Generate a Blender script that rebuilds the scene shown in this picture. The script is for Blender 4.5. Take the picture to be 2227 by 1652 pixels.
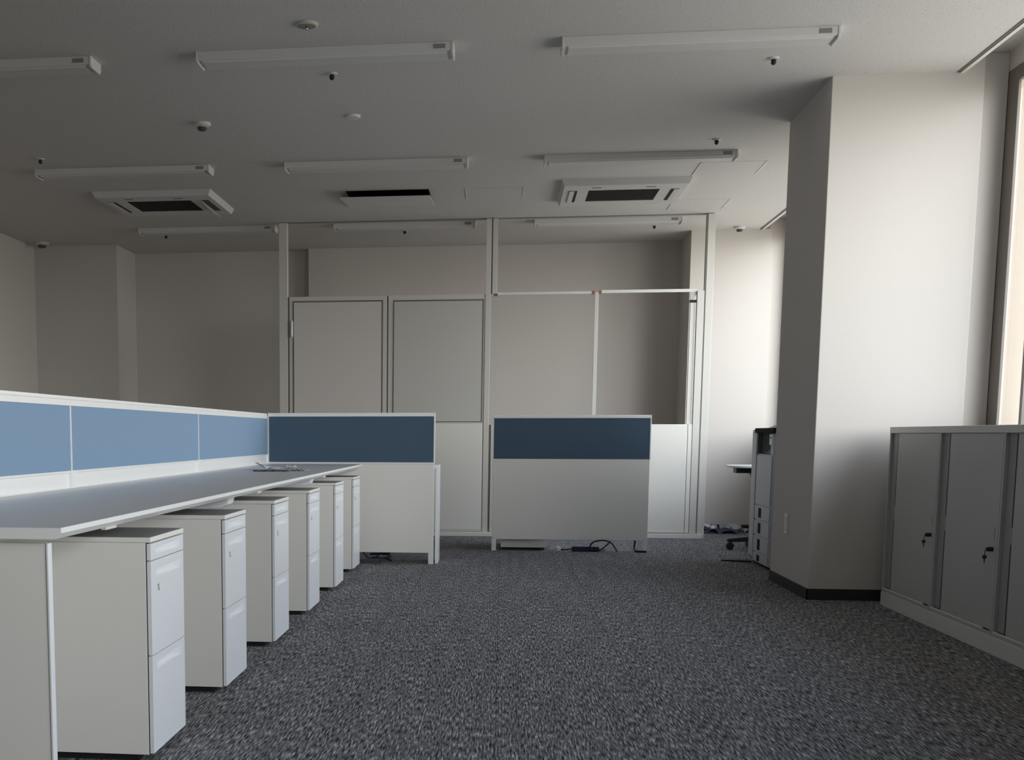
import bpy, bmesh, math, random
from mathutils import Vector, Matrix
random.seed(7)
S = bpy.context.scene
COL = S.collection
for o in list(bpy.data.objects):
    bpy.data.objects.remove(o, do_unlink=True)

# ------------------------------------------------------------------ camera
W, H = 2227.0, 1652.0
F, CX, CY = 2750.0, 719.8, 1300.0          # focal length and principal point in pixels
RT = Vector((0.99110127, 0.13310944, 0.00038748))
UP = Vector((-0.01746446, 0.12714931, 0.99172982))
FW = Vector((-0.13195933, 0.98291146, -0.12834253))
cam = bpy.data.cameras.new('camera')
cam.sensor_fit = 'HORIZONTAL'
cam.sensor_width = 36.0
cam.lens = F * 36.0 / W
cam.shift_x = (W / 2 - CX) / W
cam.shift_y = (CY - H / 2) / W
cam.clip_start = 0.05
camo = bpy.data.objects.new('camera', cam)
COL.objects.link(camo)
m = Matrix((RT, UP, -FW)).transposed().to_4x4()
m.translation = Vector((0, 0, 0.915))
camo.matrix_world = m
S.camera = camo

# ------------------------------------------------------------------ view + world + window portals
S.view_settings.view_transform = 'Standard'
S.view_settings.look = 'None'
S.view_settings.gamma = 1.0
S.view_settings.use_curve_mapping = False
S.view_settings.exposure = 0.10
S.cycles.max_bounces = 12
S.cycles.diffuse_bounces = 8
S.cycles.caustics_reflective = False
S.cycles.caustics_refractive = False
S.cycles.use_denoising = True

SKY = 3.3
world = bpy.data.worlds.new('overcast_sky')
S.world = world
world.use_nodes = True
nt = world.node_tree
nt.nodes.clear()
tc = nt.nodes.new('ShaderNodeTexCoord')
sx = nt.nodes.new('ShaderNodeSeparateXYZ')
mr = nt.nodes.new('ShaderNodeMapRange')
mr.inputs[1].default_value = -1.0
mr.inputs[2].default_value = 1.0
rp = nt.nodes.new('ShaderNodeValToRGB')
el = rp.color_ramp.elements
el[0].position = 0.0; el[0].color = (0.820, 0.770, 0.720, 1)
el[1].position = 1.0; el[1].color = (0.250, 0.300, 0.420, 1)
for p, c in ((0.360, (0.820, 0.770, 0.720, 1)), (0.485, (0.840, 0.790, 0.740, 1)), (0.520, (1.650, 1.560, 1.490, 1)), (0.580, (1.680, 1.640, 1.620, 1)), (0.660, (1.120, 1.190, 1.300, 1)), (0.780, (0.850, 0.980, 1.250, 1)), (0.860, (0.500, 0.600, 0.800, 1))):
    e = el.new(p); e.color = c
bg = nt.nodes.new('ShaderNodeBackground')
bg.inputs[1].default_value = SKY
wo = nt.nodes.new('ShaderNodeOutputWorld')
L = nt.links.new
L(tc.outputs['Generated'], sx.inputs[0]); L(sx.outputs[2], mr.inputs[0]); L(mr.outputs[0], rp.inputs[0])
# broad bright patch of cloud low in the sky, on the window side behind the viewer
GLOW, GDIR, GEXP = 2.4, Vector((0.64, -0.74, 0.20)).normalized(), 8.0
dt = nt.nodes.new('ShaderNodeVectorMath'); dt.operation = 'DOT_PRODUCT'; dt.inputs[1].default_value = GDIR
nz = nt.nodes.new('ShaderNodeVectorMath'); nz.operation = 'NORMALIZE'
mxx = nt.nodes.new('ShaderNodeMath'); mxx.operation = 'MAXIMUM'; mxx.inputs[1].default_value = 0.0
pw = nt.nodes.new('ShaderNodeMath'); pw.operation = 'POWER'; pw.inputs[1].default_value = GEXP
hz = nt.nodes.new('ShaderNodeMapRange'); hz.inputs[1].default_value = -0.03; hz.inputs[2].default_value = 0.03; hz.inputs[3].default_value = 0.25
gm = nt.nodes.new('ShaderNodeMath'); gm.operation = 'MULTIPLY'
gs = nt.nodes.new('ShaderNodeMath'); gs.operation = 'MULTIPLY'; gs.inputs[1].default_value = GLOW
gc = nt.nodes.new('ShaderNodeVectorMath'); gc.operation = 'SCALE'; gc.inputs[0].default_value = (0.97, 0.97, 1.0)
ad = nt.nodes.new('ShaderNodeVectorMath'); ad.operation = 'ADD'
L(tc.outputs['Generated'], nz.inputs[0]); L(nz.outputs[0], dt.inputs[0]); L(dt.outputs['Value'], mxx.inputs[0]); L(mxx.outputs[0], pw.inputs[0])
L(sx.outputs[2], hz.inputs[0]); L(pw.outputs[0], gm.inputs[0]); L(hz.outputs[0], gm.inputs[1]); L(gm.outputs[0], gs.inputs[0]); L(gs.outputs[0], gc.inputs['Scale'])
L(rp.outputs[0], ad.inputs[0]); L(gc.outputs[0], ad.inputs[1])
L(ad.outputs[0], bg.inputs[0]); L(bg.outputs[0], wo.inputs[0])

SILL, HEAD = 0.90, 2.76
WIN = [(3.22, 7.20), (-1.94, 2.09), (8.76, 12.40)]   # glazed spans along the window wall
for a, b in WIN:
    l = bpy.data.lights.new('window_portal', 'AREA')
    l.shape = 'RECTANGLE'; l.size = b - a + 0.1; l.size_y = HEAD - SILL
    l.cycles.is_portal = True
    lo = bpy.data.objects.new('window_portal', l)
    lo.location = (2.79, (a + b) / 2, (HEAD + SILL) / 2)
    lo.rotation_euler = (math.pi / 2, 0, math.pi / 2)
    COL.objects.link(lo)

# ------------------------------------------------------------------ materials
def mat(name, col, rough=0.5, metal=0.0, spec=0.5, bump=None, noise=None):
    m = bpy.data.materials.new(name); m.use_nodes = True
    n = m.node_tree; b = n.nodes['Principled BSDF']
    b.inputs['Base Color'].default_value = (*col, 1)
    b.inputs['Roughness'].default_value = rough
    b.inputs['Metallic'].default_value = metal
    b.inputs['Specular IOR Level'].default_value = spec
    t = n.nodes.new('ShaderNodeTexCoord')
    if noise:                                         # (scale, amount) slight colour mottling
        z = n.nodes.new('ShaderNodeTexNoise'); z.inputs['Scale'].default_value = noise[0]; z.inputs['Detail'].default_value = 4
        mx = n.nodes.new('ShaderNodeMix'); mx.data_type = 'RGBA'
        mx.inputs[6].default_value = tuple(c * (1 - noise[1]) for c in col) + (1,)
        mx.inputs[7].default_value = tuple(min(1, c * (1 + noise[1])) for c in col) + (1,)
        n.links.new(t.outputs['Object'], z.inputs['Vector']); n.links.new(z.outputs['Fac'], mx.inputs[0])
        n.links.new(mx.outputs[2], b.inputs['Base Color'])
    if bump:                                          # (scale, strength)
        z = n.nodes.new('ShaderNodeTexNoise'); z.inputs['Scale'].default_value = bump[0]; z.inputs['Detail'].default_value = 3
        bp = n.nodes.new('ShaderNodeBump'); bp.inputs['Strength'].default_value = bump[1]; bp.inputs['Distance'].default_value = 0.002
        n.links.new(t.outputs['Object'], z.inputs['Vector']); n.links.new(z.outputs['Fac'], bp.inputs['Height'])
        n.links.new(bp.outputs[0], b.inputs['Normal'])
    return m

M = {}
M['wall'] = mat('wall_vinyl', (0.60, 0.562, 0.528), 0.75, bump=(220, 0.12), noise=(1.3, 0.02))
M['enamel'] = mat('white_enamel', (0.83, 0.84, 0.87), 0.32, noise=(3, 0.01))
M['rail'] = mat('bright_white_rail', (0.90, 0.90, 0.90), 0.3)
M['topmat'] = mat('grey_green_top_sheet', (0.20, 0.21, 0.195), 0.5, noise=(300, 0.12))
M['groove'] = mat('shadow_gap_grey', (0.24, 0.225, 0.21), 0.7)
M['melamine'] = mat('white_melamine', (0.84, 0.82, 0.78), 0.42, noise=(3, 0.01))
M['whiteplastic'] = mat('white_plastic', (0.78, 0.775, 0.75), 0.4)
M['fitting'] = mat('ceiling_fitting_white', (0.64, 0.63, 0.615), 0.5)
M['desktop'] = mat('grey_laminate', (0.62, 0.63, 0.655), 0.36, noise=(60, 0.03))
M['panelgrey'] = mat('partition_panel_grey', (0.60, 0.585, 0.555), 0.5, noise=(2, 0.015))
M['panel'] = mat('partition_panel', (0.70, 0.66, 0.64), 0.55, noise=(2, 0.015))
M['aluminium'] = mat('pale_frame_paint', (0.68, 0.66, 0.62), 0.4)
M['steel'] = mat('grey_white_steel', (0.46, 0.465, 0.45), 0.38, noise=(2.5, 0.03))
M['steellight'] = mat('light_grey_steel', (0.66, 0.66, 0.645), 0.38)
M['steeldark'] = mat('grey_steel_recess', (0.30, 0.305, 0.295), 0.45)
M['dark'] = mat('black_plastic', (0.012, 0.012, 0.013), 0.5)
M['gasket'] = mat('dark_rubber_gasket', (0.16, 0.15, 0.135), 0.7)
M['darkgrey'] = mat('dark_grey_plastic', (0.06, 0.062, 0.066), 0.45)
M['grille'] = mat('dark_air_grille', (0.016, 0.016, 0.015), 0.6)
M['base'] = mat('black_vinyl_base', (0.018, 0.017, 0.016), 0.6)
M['bronze'] = mat('bronze_window_frame', (0.20, 0.175, 0.155), 0.45)
M['navy'] = mat('navy_plastic', (0.012, 0.016, 0.06), 0.45)
M['chrome'] = mat('chrome', (0.55, 0.55, 0.55), 0.2, 1.0)
M['brass'] = mat('dark_key_metal', (0.10, 0.095, 0.085), 0.35, 0.8)
M['cardboard'] = mat('brown_packing', (0.30, 0.16, 0.08), 0.8)
M['paper'] = mat('white_paper', (0.80, 0.80, 0.82), 0.7)
M['paperbeige'] = mat('beige_paper', (0.55, 0.52, 0.45), 0.8)
M['darkcard'] = mat('dark_cardboard', (0.10, 0.09, 0.075), 0.8)
M['printer'] = mat('printer_grey', (0.50, 0.52, 0.56), 0.45)
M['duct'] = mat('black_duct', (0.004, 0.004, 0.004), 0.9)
M['label'] = mat('grey_label', (0.24, 0.24, 0.23), 0.5)

def fabric(name, ca, cb):
    m = bpy.data.materials.new(name); m.use_nodes = True
    n = m.node_tree; b = n.nodes['Principled BSDF']; b.inputs['Roughness'].default_value = 0.9
    b.inputs['Specular IOR Level'].default_value = 0.15
    t = n.nodes.new('ShaderNodeTexCoord')
    z = n.nodes.new('ShaderNodeTexNoise'); z.inputs['Scale'].default_value = 450; z.inputs['Detail'].default_value = 2
    r = n.nodes.new('ShaderNodeValToRGB')
    r.color_ramp.elements[0].position = 0.3; r.color_ramp.elements[0].color = (*ca, 1)
    r.color_ramp.elements[1].position = 0.7; r.color_ramp.elements[1].color = (*cb, 1)
    bp = n.nodes.new('ShaderNodeBump'); bp.inputs['Strength'].default_value = 0.3; bp.inputs['Distance'].default_value = 0.001
    n.links.new(t.outputs['Object'], z.inputs['Vector']); n.links.new(z.outputs['Fac'], r.inputs[0])
    n.links.new(r.outputs[0], b.inputs['Base Color']); n.links.new(z.outputs['Fac'], bp.inputs['Height']); n.links.new(bp.outputs[0], b.inputs['Normal'])
    return m
M['fabric'] = fabric('blue_screen_fabric', (0.215, 0.315, 0.455), (0.245, 0.36, 0.51))
M['navyfabric'] = fabric('slate_blue_fabric', (0.068, 0.107, 0.155), (0.085, 0.131, 0.190))

def carpet():
    m = bpy.data.materials.new('grey_loop_carpet'); m.use_nodes = True
    n = m.node_tree; b = n.nodes['Principled BSDF']; b.inputs['Roughness'].default_value = 0.95
    b.inputs['Specular IOR Level'].default_value = 0.1
    lk = n.links.new
    t = n.nodes.new('ShaderNodeTexCoord')
    # short loops running along Y
    mp = n.nodes.new('ShaderNodeMapping'); mp.inputs['Scale'].default_value = (185, 15, 185)
    z = n.nodes.new('ShaderNodeTexNoise'); z.inputs['Scale'].default_value = 1.0; z.inputs['Detail'].default_value = 2.5; z.inputs['Roughness'].default_value = 0.6
    r = n.nodes.new('ShaderNodeValToRGB'); e = r.color_ramp.elements
    e[0].position = 0.35; e[0].color = (0.022, 0.022, 0.023, 1)
    e[1].position = 0.70; e[1].color = (0.58, 0.575, 0.60, 1)
    q = e.new(0.48); q.color = (0.145, 0.144, 0.150, 1)
    q = e.new(0.57); q.color = (0.245, 0.243, 0.252, 1)
    lk(t.outputs['Object'], mp.inputs[0]); lk(mp.outputs[0], z.inputs['Vector']); lk(z.outputs['Fac'], r.inputs[0])
    # broader strips of darker and lighter yarn
    mp2 = n.nodes.new('ShaderNodeMapping'); mp2.inputs['Scale'].default_value = (22, 1.6, 22)
    z2 = n.nodes.new('ShaderNodeTexNoise'); z2.inputs['Scale'].default_value = 1.0; z2.inputs['Detail'].default_value = 2
    mr = n.nodes.new('ShaderNodeMapRange'); mr.inputs[1].default_value = 0.3; mr.inputs[2].default_value = 0.7; mr.inputs[3].default_value = 0.82; mr.inputs[4].default_value = 1.14
    mx = n.nodes.new('ShaderNodeMix'); mx.data_type = 'RGBA'; mx.blend_type = 'MULTIPLY'; mx.inputs[0].default_value = 1
    lk(t.outputs['Object'], mp2.inputs[0]); lk(mp2.outputs[0], z2.inputs['Vector']); lk(z2.outputs['Fac'], mr.inputs[0])
    lk(r.outputs[0], mx.inputs[6]); lk(mr.outputs[0], mx.inputs[7])
    # seams of the carpet tiles, 0.5 m
    bk = n.nodes.new('ShaderNodeTexBrick'); bk.offset = 0.0
    bk.inputs['Scale'].default_value = 1.0; bk.inputs['Brick Width'].default_value = 0.5; bk.inputs['Row Height'].default_value = 0.5
    bk.inputs['Mortar Size'].default_value = 0.0025; bk.inputs['Mortar Smooth'].default_value = 0.3
    bk.inputs['Color1'].default_value = (1, 1, 1, 1); bk.inputs['Color2'].default_value = (1, 1, 1, 1); bk.inputs['Mortar'].default_value = (0.62, 0.62, 0.62, 1)
    mp3 = n.nodes.new('ShaderNodeMapping'); mp3.inputs['Location'].default_value = (0.005, 0.1, 0)
    m2 = n.nodes.new('ShaderNodeMix'); m2.data_type = 'RGBA'; m2.blend_type = 'MULTIPLY'; m2.inputs[0].default_value = 1
    lk(t.outputs['Object'], mp3.inputs[0]); lk(mp3.outputs[0], bk.inputs['Vector'])
    lk(mx.outputs[2], m2.inputs[6]); lk(bk.outputs['Color'], m2.inputs[7]); lk(m2.outputs[2], b.inputs['Base Color'])
    bp = n.nodes.new('ShaderNodeBump'); bp.inputs['Strength'].default_value = 0.7; bp.inputs['Distance'].default_value = 0.004
    lk(z.outputs['Fac'], bp.inputs['Height']); lk(bp.outputs[0], b.inputs['Normal'])
    return m
M['carpet'] = carpet()

def ceilmat():
    m = bpy.data.materials.new('rock_wool_ceiling_board'); m.use_nodes = True
    n = m.node_tree; b = n.nodes['Principled BSDF']; b.inputs['Roughness'].default_value = 0.95
    b.inputs['Specular IOR Level'].default_value = 0.1
    lk = n.links.new
    t = n.nodes.new('ShaderNodeTexCoord')
    mp = n.nodes.new('ShaderNodeMapping'); mp.inputs['Scale'].default_value = (95, 45, 95)
    z = n.nodes.new('ShaderNodeTexNoise'); z.inputs['Scale'].default_value = 1.0; z.inputs['Detail'].default_value = 3; z.inputs['Roughness'].default_value = 0.7
    r = n.nodes.new('ShaderNodeValToRGB'); e = r.color_ramp.elements
    e[0].position = 0.27; e[0].color = (0.22, 0.21, 0.20, 1)
    e[1].position = 0.36; e[1].color = (0.61, 0.59, 0.57, 1)
    q = e.new(0.6); q.color = (0.655, 0.635, 0.615, 1)
    lk(t.outputs['Object'], mp.inputs[0]); lk(mp.outputs[0], z.inputs['Vector']); lk(z.outputs['Fac'], r.inputs[0])
    lk(r.outputs[0], b.inputs['Base Color'])
    bp = n.nodes.new('ShaderNodeBump'); bp.inputs['Strength'].default_value = 0.35; bp.inputs['Distance'].default_value = 0.003
    lk(z.outputs['Fac'], bp.inputs['Height']); lk(bp.outputs[0], b.inputs['Normal'])
    return m
M['ceiling'] = ceilmat()

def glass():
    m = bpy.data.materials.new('window_glass'); m.use_nodes = True
    n = m.node_tree; n.nodes.clear()
    o = n.nodes.new('ShaderNodeOutputMaterial'); mx = n.nodes.new('ShaderNodeMixShader')
    tr = n.nodes.new('ShaderNodeBsdfTransparent'); tr.inputs[0].default_value = (0.93, 0.95, 0.94, 1)
    g = n.nodes.new('ShaderNodeBsdfGlossy'); g.inputs['Roughness'].default_value = 0.01
    ge = n.nodes.new('ShaderNodeNewGeometry')          # Schlick reflectance, the same on both faces of the pane
    dp = n.nodes.new('ShaderNodeVectorMath'); dp.operation = 'DOT_PRODUCT'
    n.links.new(ge.outputs['Normal'], dp.inputs[0]); n.links.new(ge.outputs['Incoming'], dp.inputs[1])
    prev = dp.outputs['Value']
    for op, v in (('ABSOLUTE', 0), ('SUBTRACT', 1.0), ('POWER', 5.0), ('MULTIPLY', 0.96), ('ADD', 0.04)):
        q = n.nodes.new('ShaderNodeMath'); q.operation = op
        if op == 'SUBTRACT': q.inputs[0].default_value = v; n.links.new(prev, q.inputs[1])
        else: q.inputs[1].default_value = v; n.links.new(prev, q.inputs[0])
        prev = q.outputs[0]
    n.links.new(prev, mx.inputs[0]); n.links.new(tr.outputs[0], mx.inputs[1]); n.links.new(g.outputs[0], mx.inputs[2]); n.links.new(mx.outputs[0], o.inputs[0])
    return m
M['glass'] = glass()

M['facade'] = mat('beige_facade', (0.50, 0.43, 0.36), 0.8, noise=(0.6, 0.03))
def clearbag():
    m = mat('thin_clear_plastic', (0.62, 0.64, 0.66), 0.2)
    m.node_tree.nodes['Principled BSDF'].inputs['Alpha'].default_value = 0.55
    return m
M['bag'] = clearbag()

# ------------------------------------------------------------------ helpers
def V(*a): return Vector(a)

class MB:
    """collects shapes, builds ONE mesh object"""
    def __init__(s): s.bm = bmesh.new()
    def box(s, x0, x1, y0, y1, z0, z1):
        vs = [s.bm.verts.new((x, y, z)) for z in (z0, z1) for x, y in ((x0, y0), (x1, y0), (x1, y1), (x0, y1))]
        for f in ((3, 2, 1, 0), (4, 5, 6, 7), (0, 1, 5, 4), (1, 2, 6, 5), (2, 3, 7, 6), (3, 0, 4, 7)):
            s.bm.faces.new([vs[i] for i in f])
        return s
    def prism(s, pts, axis, a, b):
        """pts 2-D outline, extruded along axis from a to b"""
        def P(p, t):
            return {'X': (t, p[0], p[1]), 'Y': (p[0], t, p[1]), 'Z': (p[0], p[1], t)}[axis]
        A = [s.bm.verts.new(P(p, a)) for p in pts]; B = [s.bm.verts.new(P(p, b)) for p in pts]
        n = len(pts)
        s.bm.faces.new(A); s.bm.faces.new(B[::-1])
        for i in range(n): s.bm.faces.new((A[i], B[i], B[(i + 1) % n], A[(i + 1) % n]))
        return s
    def lathe(s, prof, c, seg=24, axis='Z', flip=1):
        """prof list of (radius, height)"""
        rings = []
        for r, h in prof:
            ring = []
            for k in range(seg):
                t = 2 * math.pi * k / seg
                u, v = r * math.cos(t), r * math.sin(t)
                p = {'Z': (u, v, h * flip), 'X': (h * flip, u, v), 'Y': (u, h * flip, v)}[axis]
                ring.append(s.bm.verts.new((c[0] + p[0], c[1] + p[1], c[2] + p[2])))
            rings.append(ring)
        for a, b in zip(rings, rings[1:]):
            for k in range(seg): s.bm.faces.new((a[k], a[(k + 1) % seg], b[(k + 1) % seg], b[k]))
        s.bm.faces.new(rings[0][::-1]); s.bm.faces.new(rings[-1])
        return s
    def tube(s, pts, r, seg=8, sub=6):
        P = [Vector(p) for p in pts]; Q = []
        for i in range(len(P) - 1):
            p0, p1, p2, p3 = P[max(i - 1, 0)], P[i], P[i + 1], P[min(i + 2, len(P) - 1)]
            for k in range(sub):
                t = k / sub
                Q.append(0.5 * ((2 * p1) + (p2 - p0) * t + (2 * p0 - 5 * p1 + 4 * p2 - p3) * t * t + (3 * p1 - p0 - 3 * p2 + p3) * t ** 3))
        Q.append(P[-1]); rings = []; n0 = None
        for i, q in enumerate(Q):
            d = (Q[min(i + 1, len(Q) - 1)] - Q[max(i - 1, 0)]).normalized()
            if n0 is None: n0 = d.orthogonal().normalized()
            n0 = (n0 - d * n0.dot(d)).normalized(); b = d.cross(n0)
            rings.append([s.bm.verts.new(q + r * (math.cos(2 * math.pi * k / seg) * n0 + math.sin(2 * math.pi * k / seg) * b)) for k in range(seg)])
        for a, b in zip(rings, rings[1:]):
            for k in range(seg): s.bm.faces.new((a[k], a[(k + 1) % seg], b[(k + 1) % seg], b[k]))
        s.bm.faces.new(rings[0][::-1]); s.bm.faces.new(rings[-1])
        return s
    def build(s, name, m, parent=None, bevel=0.0, smooth=False, origin=None):
        bmesh.ops.recalc_face_normals(s.bm, faces=s.bm.faces[:])
        me = bpy.data.meshes.new(name)
        if origin is not None:
            for v in s.bm.verts: v.co -= Vector(origin)
        s.bm.to_mesh(me); s.bm.free()
        me.materials.append(M[m])
        if smooth:
            for p in me.polygons: p.use_smooth = True
        o = bpy.data.objects.new(name, me); COL.objects.link(o)
        if origin is not None: o.location = origin
        if bevel:
            b = o.modifiers.new('bevel', 'BEVEL'); b.width = bevel; b.segments = 2; b.limit_method = 'ANGLE'
        if parent: o.parent = parent
        return o

def tag(o, label, cat, group=None):
    o['label'] = label; o['category'] = cat
    if group: o['group'] = group
    return o
def struct(o):
    o['kind'] = 'structure'; return o
def empty(name, loc, label, cat, group=None):
    o = bpy.data.objects.new(name, None); COL.objects.link(o); o.location = loc
    o.empty_display_size = 0.1
    return tag(o, label, cat, group)
def kids(o): return [c for c in bpy.data.objects if c.parent == o]
def dup(root, loc, label, rotz=None):
    r = root.copy(); COL.objects.link(r); r.location = loc; r['label'] = label
    if rotz is not None: r.rotation_euler = (0, 0, rotz)
    for ch in kids(root):
        c = ch.copy(); COL.objects.link(c); c.parent = r
        for g in kids(ch):
            d = g.copy(); COL.objects.link(d); d.parent = c
    return r
def box(name, m, x0, x1, y0, y1, z0, z1, parent=None, bevel=0.0):
    return MB().box(x0, x1, y0, y1, z0, z1).build(name, m, parent, bevel)

# ------------------------------------------------------------------ room shell
CH = 2.8
XL, XW, YR = -4.73, 2.60, -4.0
struct(box('floor', 'carpet', XL - 0.2, 2.8, YR - 0.2, 13.7, -0.1, 0.0))
# ceiling with the open hatch cut out of it
HX0, HX1, HY0, HY1 = -1.252, -0.598, 10.14, 10.78
c = MB()
c.box(XL - 0.2, HX0, YR - 0.2, 13.7, CH, CH + 0.1); c.box(HX1, 2.345, YR - 0.2, 13.7, CH, CH + 0.1)
c.box(HX0, HX1, YR - 0.2, HY0, CH, CH + 0.1); c.box(HX0, HX1, HY1, 13.7, CH, CH + 0.1)
struct(c.build('ceiling', 'ceiling'))
struct(box('ceiling_blind_recess', 'wall', 2.345, 2.8, YR - 0.2, 13.7, CH + 0.1, CH + 0.2))
t = MB(); t.box(2.330, 2.345, 3.16, 7.30, CH - 0.004, CH + 0.1); t.box(2.330, 2.345, 8.31, 12.45, CH - 0.004, CH + 0.1)
t2 = t.build('trim_1', 'gasket'); struct(t2)
t = MB(); t.box(2.345, 2.366, 3.16, 7.30, CH - 0.008, CH + 0.1); t.box(2.345, 2.366, 8.31, 12.45, CH - 0.008, CH + 0.1)
struct(t.build('trim_2', 'whiteplastic'))
struct(box('wall_left', 'wall', XL - 0.2, XL, YR - 0.2, 13.7, 0, CH))
struct(box('wall_rear', 'wall', XL, 2.8, YR - 0.2, YR, 0, CH + 0.1))
back = [(XL, 12.63), (-3.87, 12.63), (-3.87, 13.29), (-2.00, 13.29), (-2.00, 13.16), (1.715, 13.16), (1.715, 12.45), (2.44, 12.45),
        (2.44, 12.49), (2.60, 12.49), (2.8, 12.49), (2.8, 13.7), (XL, 13.7)]
struct(MB().prism(back, 'Z', 0, CH + 0.0).build('wall_back', 'wall'))
struct(box('wall_back_recess', 'wall', 2.345, 2.8, 12.49, 13.7, CH, CH + 0.1))
colp = [(1.704, 7.30), (2.47, 7.30), (2.47, 7.335), (2.60, 7.335), (2.60, 8.28), (2.47, 8.28), (2.47, 8.31), (1.704, 8.31)]
c = MB(); c.prism(colp, 'Z', 0, CH + 0.1)
struct(c.build('wall_pillar', 'wall', bevel=0.004))
r = MB()
r.box(XW, 2.8, YR, 13.7, 0, SILL); r.box(XW, 2.8, YR, 13.7, HEAD + 0.04, CH + 0.1)
for a, b in ((YR, -2.0), (2.15, 3.16), (7.35, 8.70), (12.46, 13.7)): r.box(XW, 2.8, a, b, SILL, HEAD + 0.04)
struct(r.build('wall_right', 'wall'))
# the next pillar of the row, outside the right edge of the photograph
struct(MB().box(1.704, 2.60, 2.15, 3.16, 0, CH + 0.1).build('wall_pillar', 'wall', bevel=0.004))
# dark vinyl skirting
b = MB(); b.box(1.698, 1.704, 7.294, 8.31, 0, 0.062); b.box(1.698, 2.47, 7.294, 7.30, 0, 0.062)
struct(b.build('baseboard_pillar', 'base'))
b = MB(); b.box(1.80, 2.44, 12.444, 12.45, 0, 0.062); b.box(-2.0, 1.70, 13.154, 13.16, 0, 0.062); b.box(-3.87, -2.0, 13.284, 13.29, 0, 0.062); b.box(XL, -3.87, 12.624, 12.63, 0, 0.062)
struct(b.build('baseboard_back', 'base'))
struct(box('baseboard_left', 'base', XL, XL + 0.006, YR, 12.62, 0, 0.062))
b = MB(); b.box(2.594, 2.6, 3.16, 7.30, 0, 0.062); b.box(2.594, 2.6, 8.31, 12.49, 0, 0.062)
struct(b.build('baseboard_right', 'base'))

# windows: bronze frame in the wall opening, panes, slim mullions
SP = [(3.16, 7.35, [6.893, 5.65, 4.40]), (-2.0, 2.15, [-0.6, 0.8]), (8.70, 12.46, [9.95, 11.20])]
for i, (y0, y1, mull) in enumerate(SP):
    f = MB(); hi = HEAD + 0.04
    jl = 0.06; jr = 0.15 if i == 0 else 0.06
    f.box(2.602, 2.66, y0, y0 + jl, SILL, hi); f.box(2.602, 2.617 if i == 0 else 2.66, y1 - jr, y1, SILL, hi)
    f.box(2.602, 2.66, y0 + jl, y1 - jr, HEAD - 0.035, hi); f.box(2.602, 2.66, y0 + jl, y1 - jr, SILL, SILL + 0.045)
    w = struct(f.build('window_%d' % (i + 1), 'bronze', bevel=0.002))
    edges = [y0 + jl] + sorted(mull) + [y1 - jr]
    for q in mull: box('mullion', 'bronze', 2.604, 2.66, q - 0.015, q + 0.018, SILL + 0.04, HEAD - 0.03, w)
    for a, b2 in zip(edges, edges[1:]):
        box('pane', 'glass', 2.618, 2.624, a, b2, SILL + 0.04, HEAD - 0.03, w)
s_ = MB(); s_.box(2.56, 2.62, 3.16, 7.30, SILL - 0.03, SILL); s_.box(2.56, 2.62, 8.68, 12.46, SILL - 0.03, SILL)
struct(s_.build('trim_3', 'whiteplastic', bevel=0.003))

# beige outer cladding of the pillar, seen past the jamb of the first window
struct(box('wall_outer', 'facade', 2.66, 2.80, 7.32, 7.349, SILL, HEAD + 0.04))
# wall outlet plate on the pillar
o = box('wall_outlet', 'whiteplastic', 1.694, 1.704, 7.845, 7.915, 0.326, 0.445, bevel=0.002)
tag(o, 'white wall outlet plate low on the dark side of the pillar', 'outlet')
for z in (0.355, 0.386, 0.417): box('socket', 'aluminium', 1.6915, 1.695, 7.862, 7.898, z - 0.012, z + 0.012, o)

# ------------------------------------------------------------------ office partition across the back
YP = 11.55
P = empty('office_partition', (0, 0, 0), 'white floor to ceiling office partition frame with panels, across the back of the room', 'partition')
def pp(name, m, x0, x1, z0, z1, y0=-0.03, y1=0.03, bevel=0.0015):
    return box(name, m, x0, x1, YP + y0, YP + y1, z0, z1, P, bevel)
pp('post', 'aluminium', -2.020, -1.945, 0, 2.795)
pp('post', 'aluminium', -0.168, -0.122, 0, 2.795)
pp('post', 'aluminium', -0.110, -0.068, 2.15, 2.795)
pp('post', 'aluminium', -0.102, -0.068, 0.045, 1.005)
pp('post', 'aluminium', 1.655, 1.712, 0.045, 2.15)
pp('post', 'aluminium', 1.724, 1.785, 0, 2.795)
pp('groove', 'groove', 1.712, 1.724, 0.045, 2.79, -0.026, 0.02, 0)
pp('groove', 'groove', -0.122, -0.110, 2.15, 2.79, -0.022, 0.02, 0)
pp('groove', 'groove', -0.122, -0.102, 0.045, 1.0, -0.022, 0.02, 0)
pp('head_rail', 'groove', -1.945, 1.724, 2.792, 2.80, -0.012, 0.012, 0)
# left bay: door leaf and fixed panel
d = pp('door', 'aluminium', -1.928, -1.042, 0.01, 2.145, -0.022, 0.022)
MB().box(-1.896, -1.078, YP - 0.026, YP - 0.0221, 1.02, 2.107).build('gasket', 'gasket', d)
MB().box(-1.886, -1.092, YP - 0.030, YP - 0.0262, 1.02, 2.094).build('upper_panel', 'panel', d)
MB().tube([(-1.905, YP - 0.028, 1.795), (-1.905, YP - 0.034, 1.80), (-1.905, YP - 0.034, 1.918), (-1.905, YP - 0.028, 1.923)], 0.011, 10, 2).build('hinge', 'rail', d, smooth=True)
pp('groove', 'groove', -1.042, -1.030, 0.045, 2.143, -0.012, 0.012, 0)
pp('groove', 'groove', -1.945, -1.928, 0.0, 2.143, -0.012, 0.012, 0)
fx = pp('fixed_panel_frame', 'aluminium', -1.030, -0.168, 0.045, 2.148, -0.024, 0.024)
MB().box(-0.984, -0.182, YP - 0.028, YP - 0.0241, 1.025, 2.103).build('gasket', 'gasket', fx)
MB().box(-0.978, -0.194, YP - 0.032, YP - 0.0282, 1.031, 2.090).build('upper_panel', 'panelgrey', fx)
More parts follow.
